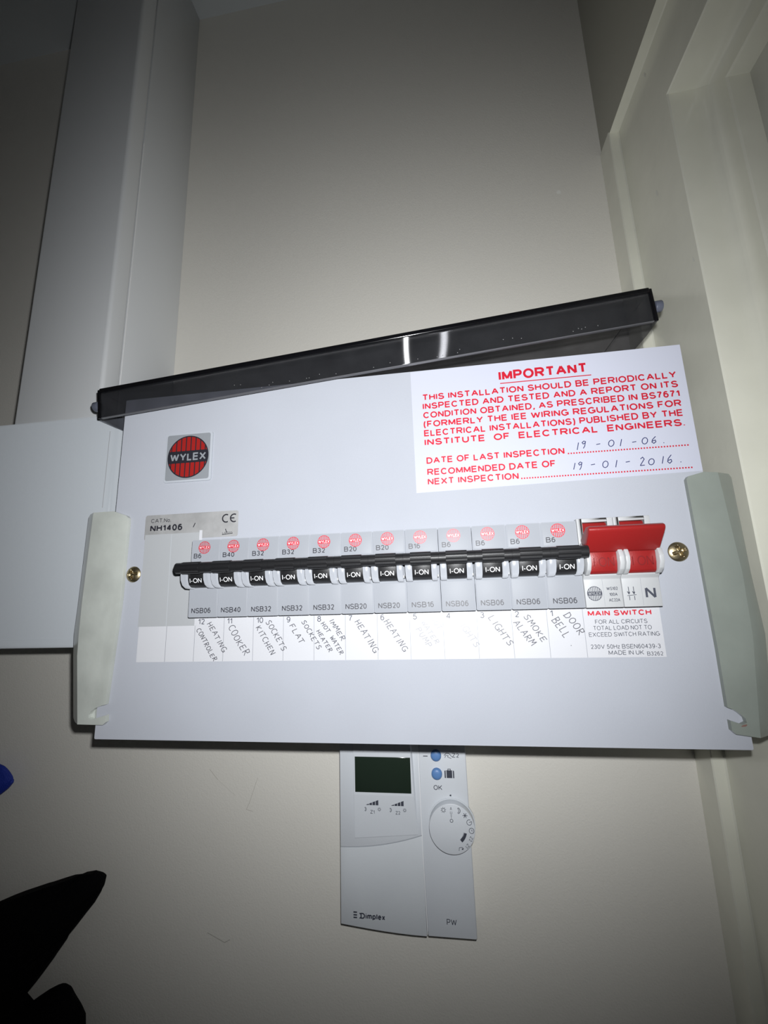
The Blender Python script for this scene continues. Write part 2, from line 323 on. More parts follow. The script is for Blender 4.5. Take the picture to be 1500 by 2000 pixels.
# paint chips on the lining and marks on the wall
def blob(bm, cx, cz, rx, rz, y, n=9, rot=0, seed=1):
    rnd = random.Random(seed); pts = []
    for i in range(n):
        a = 2*math.pi*i/n; k = .75+.4*rnd.random(); p, q = rx*k*math.cos(a), rz*k*math.sin(a)
        pts.append((cx+p*math.cos(rot)-q*math.sin(rot), cz+p*math.sin(rot)+q*math.cos(rot)))
    plane_xz(bm, pts, y)
tr = bpy.data.objects['trim_1']
bm = bmesh.new()
for (y, z, a, b) in ((41, 303, 1.2, 2.8), (18, 229, .8, 1.8), (30, 392, .9, 2.2)):
    vs = [bm.verts.new((338.74, y+a*math.cos(t*math.pi/4), z+b*math.sin(t*math.pi/4)+a*math.cos(t*math.pi/4))) for t in range(8)]; bm.faces.new(vs)
build('paint_chip', bm, CHIP, tr)
wb = bpy.data.objects['wall_back']
bm = bmesh.new()
stroke(bm, [(-5, -90), (-1, -94), (2, -97)], .35, D-.05); stroke(bm, [(2, -97), (16, -107)], .15, D-.05)
stroke(bm, [(-60, -39), (-53, -37)], .8, D-.05); stroke(bm, [(33, -95), (27, -112), (25, -116), (30, -117)], .3, D-.05)
stroke(bm, [(-1, -194), (12, -199), (16, -197)], .5, D-.05)
build('scuff_mark', bm, SCUFF, wb)
bm = bmesh.new(); blob(bm, 293.5, 372, 2.2, 2.0, D-.05, seed=4); build('filler_spot', bm, mat('filler', (0.86, 0.85, 0.80), 0.7), wb)

# ------------------------------------------------------------------ vertical trunking and the white box on the left
t = empty('cable_trunking', -92, 56, 161, 'tall white square cable trunking running up the wall to the ceiling', 'trunking')
bx('body', TRUNK, t, -126, -57.6, 34, D, 161.2, 667.8, bevel=.4)
bx('lid', TRUNK, t, -126.6, -57, 17, 33.2, 161.2, 667.8, bevel=2.6, seg=4)
bm = bmesh.new(); cyl(bm, (-57.0, 33.0, 0), 'z', .42, 161.5, 420, 8); build('edge_bead', bm, mat('glossy_white_edge', (0.85, 0.85, 0.85), 0.25), t, smooth=True)  # added white bead stands in for the highlight along the lid's edge
t = empty('wall_enclosure', -170, 53, 7, 'wide white metal wall box below the cable trunking, left of the fuse board', 'box')
bm = bmesh.new(); box(bm, -330, -37.4, 41, D, 9, 160.2); build('body', bm, BOXM, t, bevel=.5)
bm = bmesh.new(); box(bm, -331, -36.4, 11, 40.8, 7.2, 161); build('cover', bm, BOXM, t, bevel=3.0, seg=6)
bx('cover_crease', BOXM, t, -330, -44, 10.75, 11.3, 12.6, 12.9)
bx('vertical_seam', SWM, t, -41.6, -41.3, 10.8, 11.3, 95, 148)  # added strip standing for the highlight line on the rounded cover edge

# ------------------------------------------------------------------ consumer unit
u = empty('consumer_unit', 145, 47, -41, 'long pale steel fuse board with grey end cheeks and labels', 'fuse board')
bx('enclosure', PLATE, u, -21.5, 311, 2.2, D-.1, -40, 162.7, bevel=1)
bx('cover_plate', PLATE, u, -22.6, 312.6, 0, 2.1, -41.2, 163.7, bevel=.95, seg=4)
# left cheek: sections
def full_cheek(mir, top, secs, notch_pts, lip, back_x, deep):
    bm = bmesh.new(); m_ = -1 if mir else 1
    # front outline incl. notch, counter-clockwise; each point (x, z, kind): o=outer silhouette edge, r=ridge row helper
    outer = [(s[1], s[0]) for s in secs]; ridge = [(s[2], s[0]) for s in secs]; inner = top + notch_pts + lip
    vo = [bm.verts.new((x, 2.2, z)) for x, z in outer]; vb = [bm.verts.new((x+.3*m_, 10.5, z)) for x, z in outer]
    vr = [bm.verts.new((x, -2.6, z)) for x, z in ridge]; vi = [bm.verts.new((x, -2.6, z)) for x, z in inner]
    vib = [bm.verts.new((x, -.08, z)) for x, z in inner]
    for i in range(len(vo)-1):
        bm.faces.new((vo[i], vo[i+1], vr[i+1], vr[i])); bm.faces.new((vo[i], vb[i], vb[i+1], vo[i+1]))
    f = bm.faces.new(vr + vi[::-1])                      # the flat front
    for i in range(len(vi)-1): bm.faces.new((vi[i], vi[i+1], vib[i+1], vib[i]))
    # back plane of the flap and step to the side
    kt = bm.verts.new((back_x, -.08, secs[0][0]-.2)); kb = bm.verts.new((back_x, -.08, secs[-1][0])); kt2 = bm.verts.new((back_x, 10.5, secs[0][0]-.2)); kb2 = bm.verts.new((back_x, 10.5, secs[-1][0]))
    bm.faces.new([kt]+vib+[kb]); bm.faces.new((kt, kb, kb2, kt2)); bm.faces.new([kt2]+[kb2]+vb[::-1])
    bm.faces.new((vr[0], vi[0], vib[0], kt, kt2, vb[0], vo[0])); bm.faces.new((vr[-1], vo[-1], vb[-1], kb2, kb, vib[-1], vi[-1]))
    bm.normal_update(); bmesh.ops.triangulate(bm, faces=[q for q in bm.faces if len(q.verts) > 5], ngon_method='EAR_CLIP')
    bmesh.ops.recalc_face_normals(bm, faces=bm.faces)
    es = [e for e in bm.edges if len(e.link_faces) == 2 and e.calc_face_angle(0) > math.radians(25) and all(v in vr+vo for v in e.verts)]
    es += [e for e in bm.edges if len(e.link_faces) == 2 and e.calc_face_angle(0) > math.radians(40) and all(v in vi for v in e.verts)]
    bmesh.ops.bevel(bm, geom=list(set(es)), offset=1.0, segments=4, affect='EDGES', profile=.5, clamp_overlap=True)
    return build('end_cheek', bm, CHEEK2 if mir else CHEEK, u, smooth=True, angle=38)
secsL = [(88.8, -41.8, -35.1), (87.0, -42.6, -35.3), (33.5, -43.4, -36.5), (16, -44.0, -36.4), (4, -43, -35.9), (-30.4, -38.6, -31.5), (-32.6, -37.3, -31.3)]
innL = [(-21.4, 88.9), (-12.6, 85.7), (-11.2, 84.2), (-11.0, 80), (-11.5, 33), (-15.0, -22.2), (-18.6, -23.1), (-21.4, -24.2), (-23.6, -25.8), (-24.7, -27.6), (-24.4, -29.2), (-22.6, -30.1), (-19.5, -29.2), (-14.1, -27.7), (-13.8, -31.3), (-15.6, -32.8)]
full_cheek(False, innL, secsL, [], [], -22.8, None)['label'] = 'left grey end cheek with hooked slot'
secsR = [(89.4, 325.2, 317.4), (87.4, 326.2, 317.6), (38.5, 326.6, 319.9), (9.7, 327.6, 319.2), (-26, 324, 315.3), (-33, 322.6, 314.6), (-35, 321.6, 314.4)]
innR = [(311.2, 90.2), (303.4, 88.3), (302.4, 86.8), (302.7, 55), (303.2, 4), (303.0, -22.2), (305.4, -23.2), (307.8, -25.0), (309.6, -26.8), (309.9, -28.6), (308.0, -29.5), (303.2, -27.8), (303.2, -32.1), (304.6, -33.6)]
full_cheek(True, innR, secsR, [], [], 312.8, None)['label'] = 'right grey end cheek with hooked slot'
bx('cheek_side', CHEEK, u, -35, -22.0, 10.6, D-.2, -31, 6, bevel=.5)
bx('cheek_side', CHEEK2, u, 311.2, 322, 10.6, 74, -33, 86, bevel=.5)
# rust spot by the right slot
bm = bmesh.new(); blob(bm, 308.6, -29.9, 1.6, .45, -2.68, rot=.3, seed=3); build('rust_spot', bm, mat('rust', (0.22, 0.12, 0.10), 0.8), u)

# screws with a cross recess
def screw(cx, cz, r, ang):
    bm = bmesh.new(); nr, na = 26, 96; rows = []; h = 1.9
    for i in range(nr+1):
        t = i/nr; rr = r*t; row = []
        for j in range(1 if i == 0 else na):
            a = 2*math.pi*j/na; x, z = rr*math.cos(a), rr*math.sin(a)
            y = -h*math.sqrt(max(0, 1-(t*.97)**2))-.3*(1-t)
            xr, zr = x*math.cos(ang)+z*math.sin(ang), -x*math.sin(ang)+z*math.cos(ang)
            s = min(abs(xr), abs(zr)); l = max(abs(xr), abs(zr))
            if s < .85 and l < r*.66: y += 1.9*(1-(l/(r*.66))**4)*(1-(s/.85)**6)
            row.append(bm.verts.new((cx+x, y, cz+z)))
        rows.append(row)
    for j in range(na): bm.faces.new((rows[0][0], rows[1][j], rows[1][(j+1) % na]))
    for i in range(1, nr):
        for j in range(na): bm.faces.new((rows[i][j], rows[i+1][j], rows[i+1][(j+1) % na], rows[i][(j+1) % na]))
    o = build('screw', bm, BRASS, u, smooth=True, angle=50); o['label'] = 'brass coloured cross-head screw'
screw(-6, 50, 4.7, .15); screw(294, 50.3, 4.9, .35)

# badge
bd = build('badge', (lambda b: (prism_xz(b, rpoly(9.4, 40.4, 105.0, 136.4, 1.6), -.9, -.01), b)[1])(bmesh.new()), BADGEW, u); bd['label'] = 'silver square badge with red striped roundel'
bm = bmesh.new(); plane_xz(bm, rpoly(10.2, 39.0, 106.2, 135.6, 1.3), -.95); build('badge_face', bm, BADGE, bd)
bm = bmesh.new(); stroke(bm, arc(24.7, 120.9, 13.25, 0, 360, 48)[:-1], .7, -1.08, closed=True)
plane_xz(bm, [(11.9, 117.0), (37.5, 117.0), (37.9, 119), (37.9, 122.8), (37.5, 124.8), (11.9, 124.8), (11.5, 122.8), (11.5, 119)], -1.04)
for i in range(8):
    x = -11.2+3.2*i; h = math.sqrt(max(0, 13.2**2-x*x))
    if h > 4:
        for s in (-1, 1): plane_xz(bm, [(24.7+x-.35, 120.9+s*3.8), (24.7+x+.35, 120.9+s*3.8), (24.7+x+.35, 120.9+s*h), (24.7+x-.35, 120.9+s*h)], -1.04)
build('roundel_print', bm, INK, bd)
bm = bmesh.new(); plane_xz(bm, arc(24.7, 120.9, 13.3, 0, 360, 48)[:-1], -1.0); build('roundel', bm, BADGER, bd)
words('lettering', [dict(s='WYLEX', x0=13.0, x1=36.6, z0=118.3, cap=5.0, bold=.035)], BADGE, bd, -1.12)

# inspection sticker
st = build('inspection_sticker', (lambda b: (prism_xz(b, [(164.4, 89.0), (312.1, 91.4), (312.0, 163.3), (164.0, 162.9)], -.16, -.01), b)[1])(bmesh.new()), STICK, u)
st['label'] = 'white sticker printed in red headed IMPORTANT'
Ys = -.2
lines = ['THIS INSTALLATION SHOULD BE PERIODICALLY', 'INSPECTED AND TESTED AND A REPORT ON ITS', 'CONDITION OBTAINED, AS PRESCRIBED IN BS7671', '(FORMERLY THE IEE WIRING REGULATIONS FOR', 'ELECTRICAL INSTALLATIONS) PUBLISHED BY THE', 'INSTITUTE  OF  ELECTRICAL  ENGINEERS.']
it = [dict(s='IMPORTANT', x0=214.6, x1=262.8, z0=151.9, cap=6.2, bold=.045)]
for i, s in enumerate(lines): it.append(dict(s=s, x0=170.3, x1=307.6, z0=144.0-5.52*i, cap=3.95, bold=.034, mode='space', wf=1.06))
it += [dict(s='DATE OF LAST INSPECTION', x0=170.9, x1=245.6, z0=105.5, cap=3.9, bold=.034), dict(s='RECOMMENDED DATE OF', x0=171, x1=240.4, z0=98.7, cap=3.9, bold=.034), dict(s='NEXT INSPECTION', x0=171, x1=220.4, z0=93.1, cap=3.9, bold=.034)]
words('red_lettering', it, REDINK, st, Ys)
bm = bmesh.new(); stroke(bm, [(215, 150.3), (264.5, 150.3)], .55, Ys)
x = 247.2
while x < 308: plane_xz(bm, [(x, 105.3), (x+.75, 105.3), (x+.75, 106.1), (x, 106.1)], Ys); x += 1.42
x = 221.6
while x < 308: plane_xz(bm, [(x, 93.1), (x+.75, 93.1), (x+.75, 93.9), (x, 93.9)], Ys); x += 1.42
build('dotted_line', bm, REDINK, st)['kind'] = 'stuff'
bm = bmesh.new()
def date(parts, zb):
    for s, x in parts: hand(bm, s, x, zb, 4.2, 3.3, 0.02, .42, Ys-.02, slant=.2, seed=int(x))
date([('1', 251.4), ('9', 254.2), ('-', 261.5), ('0', 268.2), ('1', 273.4), ('-', 279.6), ('0', 285.0), ('6', 289.5), ('.', 294.8)], 107.6)
date([('1', 248.4), ('9', 251.0), ('-', 257.5), ('0', 263.8), ('1', 269.6), ('-', 275.0), ('2', 282.4), ('0', 286.6), ('1', 292.6), ('6', 295.6), ('.', 301.4)], 96.4)
build('handwriting', bm, PEN, st)

# catalogue label, blank label and circuit strip
ct = build('catalogue_label', (lambda b: (prism_xz(b, rpoly(-1.2, 58.8, 69.9, 85.4, 1.4), -.13, -.01), b)[1])(bmesh.new()), SILV, u); ct['label'] = 'worn silver catalogue number label'
words('lettering', [dict(s='CAT.No.', x0=2.6, x1=15.6, z0=80.6, cap=2.5), dict(s='NH1406', x0=2.4, x1=23.4, z0=75.2, cap=4.0, bold=.04)], INK, ct, -.17)
bm = bmesh.new()
stroke(bm, arc(51.2, 80.9, 2.3, 60, 300, 10), .75, -.17); stroke(bm, arc(56.2, 80.9, 2.3, 60, 300, 10), .75, -.17); stroke(bm, [(54, 80.9), (56.4, 80.9)], .7, -.17)
stroke(bm, [(30.4, 76.6), (31.6, 79.2)], .5, -.17); stroke(bm, [(49.0, 71.2), (55.6, 71.8)], .35, -.17); stroke(bm, [(51.0, 74.6), (52.0, 72.2)], .45, -.17)
lettering(bm, 'LISTED', 49.2, 71.5, 1.3, -.17, x1=55.4)
build('small_print', bm, INK, ct)
bl = bx('blank_label', GREYL, u, -.6, 34.6, -.2, -.01, 19.6, 73.4)
bm = bmesh.new(); stroke(bm, [(17.2, 19.8), (16.8, 73)], .18, -.23); build('fold_line', bm, BOXM, bl)
bx('white_divider', PAPER, u, 34.7, 36.4, -.22, -.01, 19.6, 74.6)
cs = bx('circuit_strip', PAPER, u, 0, 281.4, -.12, -.01, 0, 24.2); cs['label'] = 'glossy white strip with pencilled circuit names'
for k in range(1, 15):
    bm = bmesh.new(); stroke(bm, [(17.5*k+.2, .1), (17.5*k+.2, 23.9 if k > 2 else 19.6)], .22, -.15)
    build('divider_line', bm, LINE, cs)
Yc = -.16
it = []
for k in range(12):
    n = str(12-k); x = 35+17.5*k+2.0; it.append(dict(s=n, x0=x, z0=20.2, cap=3.1, wf=.95))
words('circuit_number', it, DINK, cs, Yc)
def hw(name, rows, m, seed):
    bm = bmesh.new()
    for i, (s, x, z, h, adv) in enumerate(rows): hand(bm, s, x, z, h, adv, math.radians(-57), .36, Yc, seed=seed+i)
    build(name, bm, m, cs)
# module left edges at 35+17.5k
hw('pencil_writing', [('HEATING', 42.4, 20.4, 2.9, 2.9), ('CONTROLER', 36.0, 17.2, 2.7, 2.35)], PENCIL, 1)
hw('pencil_writing', [('COOKER', 55.2, 18.2, 3.8, 3.2)], PENCIL, 2)
hw('pencil_writing', [('SOCKETS', 77.4, 20.6, 2.9, 2.75), ('KITCHEN', 71.4, 17.6, 2.9, 2.75)], PENCIL, 3)
hw('pencil_writing', [('SOCKETS', 97.8, 20.2, 2.5, 2.6), ('FLAT', 91.0, 18.4, 2.8, 3.1)], PENCIL, 4)
hw('pencil_writing', [('IMMER', 113.4, 20.8, 2.6, 3.0), ('HOT WATER', 109.0, 19.2, 2.4, 2.25), ('HEATER', 106.4, 15.2, 2.3, 2.3)], PENCIL, 5)
hw('pencil_writing', [('HEATING', 127.6, 19.6, 3.3, 3.0)], PENCIL, 6)
hw('pencil_writing', [('HEATING', 143.6, 19.4, 3.1, 2.9)], PENCIL, 7)
hw('pencil_writing', [('HOT', 168.6, 20.6, 2.6, 2.6)], PENCIL_GLARE, 8)
hw('pencil_writing', [('WATER', 163.6, 18.6, 2.6, 2.8), ('PUMP', 160.6, 15.2, 2.8, 3.0)], PENCIL_GLARE, 9)
hw('pencil_writing', [('LIGHTS', 182.0, 19.4, 3.0, 3.1)], PENCIL_GLARE, 10)
hw('pencil_writing', [('LIGHTS', 198.2, 20.2, 3.2, 3.2)], PENCIL, 11)
hw('pencil_writing', [('SMOKE', 216.2, 20.4, 3.1, 3.2), ('ALARM', 211.0, 17.6, 3.1, 2.9)], PENCIL, 12)
hw('pencil_writing', [('DOOR', 235.8, 20.8, 3.6, 3.2), ('BELL .', 229.6, 18.2, 3.8, 2.8)], PENCIL, 13)
words('red_lettering', [dict(s='MAIN SWITCH', x0=247.6, x1=277.4, z0=19.9, cap=2.7, bold=.035)], REDINK, cs, Yc)
words('lettering', [dict(s='FOR ALL CIRCUITS', x0=250.6, x1=275.0, z0=16.0, cap=2.1), dict(s='TOTAL LOAD NOT TO', x0=249.4, x1=276.6, z0=13.0, cap=2.1), dict(s='EXCEED SWITCH RATING', x0=247.0, x1=279.8, z0=9.9, cap=2.1),
    dict(s='230V 50Hz BSEN60439-3', x0=247.2, x1=279.4, z0=4.1, cap=2.1), dict(s='MADE IN UK', x0=255.2, x1=271.4, z0=1.2, cap=2.1), dict(s='B3262', x0=272.8, x1=280.0, z0=.7, cap=1.9)], DINK, cs, Yc)

# ------------------------------------------------------------------ circuit breakers
def ear_profile():
    return [(-7.6, 39.7), (-12.5, 40.2), (-15.4, 41.8), (-17.0, 44.4), (-17.4, 47.2), (-16.9, 50), (-15.2, 52.6), (-12.4, 54.4), (-7.6, 55.2)]
def make_breaker():
    e = empty('circuit_breaker', 35, 0, 24.2, '', 'circuit breaker')
    x0, x1 = 35.12, 52.38
    bm = bmesh.new(); prism_yz(bm, [(-.22, 24.3), (-8, 24.3), (-8, 39.8), (-6.2, 41), (-6.2, 54), (-8, 55.2), (-8, 67.6), (-.22, 67.6)], x0, x1)
    build('body', bm, MCBM, e, bevel=.7, seg=3)
    for a, b in ((x0+.25, x0+3.5), (x0+13.4, x1-1.1)):
        bm = bmesh.new(); prism_yz(bm, ear_profile(), a, b); build('ear', bm, EARM, e, bevel=.45, seg=2)
    bx('latch', SWM, e, x1-1.0, x1-.4, -12.6, -6.3, 41.6, 43.0, bevel=.2)
    # lever: barrel plus ribbed full width bar
    bm = bmesh.new(); prism_yz(bm, [(-6.3, 40.4), (-12.4, 40.6), (-14.6, 42), (-15.6, 44.5), (-15.9, 47), (-16.6, 50), (-10, 54.6), (-6.3, 54)], x0+3.7, x0+13.2)
    t = build('toggle', bm, BLK, e, bevel=.4, seg=2)
    bm = bmesh.new(); c = (0, -20.2, 50.7)
    n = 28; pr = [(c[1]+(3.0+(.22 if i % 2 else 0))*math.cos(2*math.pi*i/n), c[2]+(3.0+(.22 if i % 2 else 0))*math.sin(2*math.pi*i/n)) for i in range(n)]
    prism_yz(bm, pr, x0+3.4, x0+13.6)
    cyl(bm, c, 'x', 2.9, x0-.1, x0+3.4, 24); cyl(bm, c, 'x', 2.9, x0+13.6, x1+.08, 24)
    prism_yz(bm, [(-12, 47.8), (-20, 48), (-20, 53.2), (-12, 52.8)], x0+3.9, x0+13.0)
    build('grip_bar', bm, BLK, t, smooth=True, angle=15)
    bm = bmesh.new(); round_logo(bm, x0+8.0, 63.0, 3.55, -8.06, bars=8, ring=.3, band=.27); build('round_logo', bm, REDINK, e)
    words('logo_lettering', [dict(s='WYLEX', x0=x0+4.9, x1=x0+11.1, z0=62.3, cap=1.45, bold=.0)], WHT, e, -8.1)
    return e
def children(o): return [c for c in bpy.data.objects if c.parent == o]
def copy_tree(o, parent=None):
    c = o.copy(); C.objects.link(c)
    if parent is not None: c.parent = parent
    for ch in children(o): copy_tree(ch, c)
    return c
proto = make_breaker()
info = [('B6', 'NSB06', 'HEATING CONTROLER'), ('B40', 'NSB40', 'COOKER'), ('B32', 'NSB32', 'SOCKETS KITCHEN'), ('B32', 'NSB32', 'FLAT SOCKETS'), ('B32', 'NSB32', 'IMMER HOT WATER HEATER'),
        ('B20', 'NSB20', 'circuit number 7'), ('B20', 'NSB20', 'circuit number 6'), ('B16', 'NSB16', 'circuit number 5'), ('B6', 'NSB06', 'circuit number 4'), ('B6', 'NSB06', 'circuit number 3'), ('B6', 'NSB06', 'SMOKE ALARM'), ('B6', 'NSB06', 'DOOR BELL')]
ordn = ['leftmost', 'second from left, marked B40,', 'leftmost of the three B32,', 'middle of the three B32,', 'rightmost of the three B32,', 'left one of the two B20,', 'right one of the two B20,', 'the only B16,', 'just right of the B16,', 'third from the red main switch,', 'second from the red main switch,', 'nearest the red main switch,']
brk = [proto]+[copy_tree(proto) for _ in range(11)]
for k, e in enumerate(brk):
    x = 35+17.5*k; e.location = W(x, 0, 24.2); ORG[e] = Vector((x, 0, 24.2))
    e['label'] = 'grey circuit breaker with black toggle, %s above %s' % (ordn[k], info[k][2]); e['group'] = 'circuit breakers in the row'
    words('lettering', [dict(s=info[k][0], x0=x+1.9, z0=57.0, cap=2.7, wf=.92, bold=.012), dict(s=info[k][1], x0=x+2.3, x1=x+13.6, z0=26.6, cap=2.85, bold=.012)], INK, e, -8.08)
    tg = [c for c in children(e) if c.name.startswith('toggle')][0]
    bm = bmesh.new(); lettering(bm, 'I-ON', x+5.2, 42.9, 2.5, 0, x1=x+12.0)
    for v in bm.verts: v.co.y = -15.25-(v.co.z-42.9)*.2-.35
    build('lettering', bm, WHT, tg)

# ------------------------------------------------------------------ main switch
m = empty('main_switch', 245, 0, 24, 'double-pole white main switch with red lever at the right end', 'main switch')
bm = bmesh.new()
for a in (245.1, 262.6):
    b = a+17.25
    bm = bmesh.new(); prism_yz(bm, [(-.22, 24.2), (-8, 24.2), (-8, 37.9), (-9.6, 39.6), (-9.6, 40.6), (-3, 41), (-3, 62), (-3, 67.9), (-.22, 67.9)], a, b)
    build('body', bm, SWM, m, bevel=.35, seg=2)
    bm = bmesh.new(); box(bm, a, a+2.6, -8, -3.02, 40.7, 68.4); box(bm, a+14.6, b, -8, -3.02, 40.7, 68.4); box(bm, a+2.6, a+14.6, -8, -3.02, 66.4, 68.4)
    build('frame', bm, SWM, m, bevel=.3)
    for p, q in ((a+.2, a+2.2), (b-2.3, b-.1)):
        bm = bmesh.new(); prism_yz(bm, [(-7.6, 39.4), (-12, 39.9), (-15, 42), (-16.6, 45), (-16.8, 48), (-15.6, 51), (-12.5, 54), (-7.6, 56)], p, q); build('ear', bm, SWM, m, bevel=.4)
    bx('seam', LINE, m, a+8.6, a+8.7, -8.06, -7.9, 24.8, 38)
lv = None
bm = bmesh.new(); prism_yz(bm, [(-11, 52), (-13.2, 50.4), (-14.6, 50.8), (-22.8, 59.0), (-23.6, 60.4), (-23.2, 61.6), (-21.8, 62.3), (-18.8, 62.4), (-9, 57.5)], 245.6, 279.2)
lv = build('lever', bm, RED, m, bevel=.6, seg=3); lv['label'] = 'red double lever switched on'
for a in (247.6, 265.1):
    bm = bmesh.new(); prism_yz(bm, [(-3.1, 40.9), (-11.0, 40.2), (-12.4, 41.4), (-13.4, 45), (-13.6, 50), (-13, 53), (-9, 57.5), (-5.5, 66.3), (-3.1, 66.3)], a, a+12.4); build('blade', bm, RED, lv, bevel=.35)
    bm = bmesh.new(); lettering(bm, 'I ON', a+1.6, 43.6, 4.6, -13.7, x1=a+11, bold=.0)
    for v in bm.verts: v.co.y = -13.45-(v.co.z-43.4)*.04
    build('embossed_lettering', bm, RED2, lv)
bm = bmesh.new(); round_logo(bm, 249.6, 31.0, 3.5, -8.06, bars=9, ring=.3, band=.27); build('round_logo', bm, DINK, m)
words('logo_lettering', [dict(s='WYLEX', x0=246.7, x1=252.5, z0=30.3, cap=1.4, bold=.0)], SWM, m, -8.1)
words('lettering', [dict(s='WS102', x0=255.3, x1=260.4, z0=32.4, cap=1.6, bold=.02), dict(s='100A', x0=256.3, x1=260.0, z0=29.6, cap=1.6, bold=.02), dict(s='AC22A', x0=255.8, x1=260.9, z0=26.9, cap=1.6, bold=.02),
    dict(s='N', x0=272.7, x1=277.4, z0=28.0, cap=5.4, bold=.028)], DINK, m, -8.07)
bm = bmesh.new()
for x in (265.6, 267.9):
    stroke(bm, [(x-.3, 33.8), (x-.3, 31.2)], .3, -8.07); stroke(bm, [(x-.3, 29.4), (x-.3, 27.4)], .3, -8.07); stroke(bm, [(x-1, 31.6), (x-.3, 30.2)], .35, -8.07); blob(bm, x-.3, 30.9, .55, .55, -8.07)
stroke(bm, [(264.4, 29.6), (268.6, 29.9)], .25, -8.07)
build('pole_symbol', bm, DINK, m)

# ------------------------------------------------------------------ smoked lid lying askew on top
ld = bpy.data.objects.new('smoked_lid', None); ld.empty_display_size = .01; link(ld); ld.location = W(-34.9, -10, 167.7)
ld.rotation_euler = (math.radians(3.0), -math.radians(4.46), 0)
tag(ld, 'smoked clear plastic hinged cover lying tilted across the top of the fuse board', 'cover'); ORG[ld] = Vector((0, 0, 0))
LW = 333.5; DP = 84; FH = 19.6
bx('top_panel', SMOKE, ld, 1.6, LW-1.6, 2.4, DP, -2.6, -.5, bevel=.3)
bx('front_flange', SMOKEF, ld, 2.2, LW-2.2, .3, 2.3, -FH, -2.7, bevel=.3)
for a, b, s in ((0.2, 2.1, 1), (LW-2.1, LW-.2, -1)):
    bm = bmesh.new(); prism_yz(bm, [(1.2, -2.2), (1.2, -FH-.2), (14, -FH-1.2), (DP-20, -FH-1), (DP, -6), (DP, -2.2)], a, b); build('end_wall', bm, SMOKE, ld, bevel=.3)
bm = bmesh.new(); box(bm, 1.2, LW-1.2, -.4, 2.3, -3.0, 0); build('rim', bm, RIMM, ld, bevel=.8, seg=3)
bx('rim', RIMM, ld, 0, 1.9, -.2, 1.1, -FH-.4, -.8, bevel=.5); bx('rim', RIMM, ld, LW-2.2, LW, -.2, 1.1, -FH-.4, -.8, bevel=.5)
bx('rim', mat('bright_acrylic_edge', (0.12, 0.12, 0.13), .2), ld, 2.2, LW-2.2, .1, 2.5, -FH-.35, -FH+.05, bevel=.15)
bx('rib', SMOKE, ld, 2.3, LW-2.3, 2.4, 3.6, -FH+.2, -FH+1.0)
for x0, x1 in ((-3.6, 0), (LW, LW+3.8)):
    bm = bmesh.new(); cyl(bm, (0, 2.0, -11.0), 'x', 3.1, x0, x1, 20); build('hinge_pin', bm, PINM, ld, bevel=.5)
bm = bmesh.new(); rnd = random.Random(9)
for i in range(26):
    x = 90+rnd.random()*230; z = -FH+1+abs(rnd.gauss(0, 2.2)); plane_xz(bm, [(x, z), (x+.35, z), (x+.35, z+.4), (x, z+.4)], .27)
build('dust_speck', bm, mat('dust', (0.25, 0.25, 0.25), 0.9), ld)['kind'] = 'stuff'

# ------------------------------------------------------------------ heating controller under the unit
h = empty('heating_controller', 142, D, -110, 'pale grey wall-mounted heating controller with dial and dark display below the fuse board', 'controller')
bm = bmesh.new()
pts = [(99.5, -48), (99.4, -169.6)] + [(99.4+t*54.4/6, -170.2-3.6*math.sin(t/6*math.pi/2)) for t in range(0, 7)] + [(154.6, -171.6), (155.4, -171.6), (156.0, -174), (184.6, -173.6), (184.2, -48)]
prism_xz(bm, pts, 77, D-.1); build('housing', bm, CTRL, h, bevel=1.0, seg=3)
# upper face left of the ridge, flap below the curved joint, right column
crv = [(99.9+53.6*t/10, -126.6+8.6*(t/10)**2.0) for t in range(11)]
bm = bmesh.new(); prism_xz(bm, [(99.9, -48.4)]+crv+[(153.2, -48.4)], 75.2, 77.2); build('upper_face', bm, CTRL, h, bevel=.35)
crv2 = [(x, z-.45) for x, z in crv]
bm = bmesh.new(); prism_xz(bm, crv2+[(154.2, -173.2)]+[(99.8+t*54/6, -169.8-3.4*math.sin(t/6*math.pi/2)) for t in range(5, -1, -1)], 75.2, 77.2); build('flap', bm, CTRL2, h, bevel=.35)
bm = bmesh.new(); prism_xz(bm, [(153.7, -48.4), (153.7, -118), (155.0, -173.0), (184.2, -173.0), (183.9, -48.4)], 75.4, 77.2); build('side_face', bm, CTRL, h, bevel=.35)
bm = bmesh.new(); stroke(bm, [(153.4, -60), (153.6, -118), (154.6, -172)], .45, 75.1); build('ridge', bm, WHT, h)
# wedge shaped window surround
bm = bmesh.new()
fr = [(109.2, -60), (149.0, -60), (151.2, -118), (109.6, -121.5)]
a = [bm.verts.new((x, 75.25, z)) for x, z in fr]; b = [bm.verts.new(v) for v in ((109.9, 72.6, -60), (147.9, 72.6, -60), (149.6, 72.6, -94.6), (109.9, 72.6, -94.6))]
c = [bm.verts.new(v) for v in ((150.8, 75.0, -117.5), (109.7, 75.0, -121))]
bm.faces.new((b[0], b[3], b[2], b[1])); bm.faces.new((b[3], c[1], c[0], b[2])); bm.faces.new((a[0], b[0], b[1], a[1])); bm.faces.new((a[1], b[1], b[2], c[0], a[2])); bm.faces.new((a[3], c[1], b[3], b[0], a[0])); bm.faces.new((a[2], c[0], c[1], a[3])); bm.faces.new(a)
bmesh.ops.recalc_face_normals(bm, faces=bm.faces); build('window_surround', bm, CTRL, h)
bx('display', LCD, h, 110.9, 148.0, 72.2, 72.7, -92.9, -71.6, bevel=.15)
Yk = 72.0
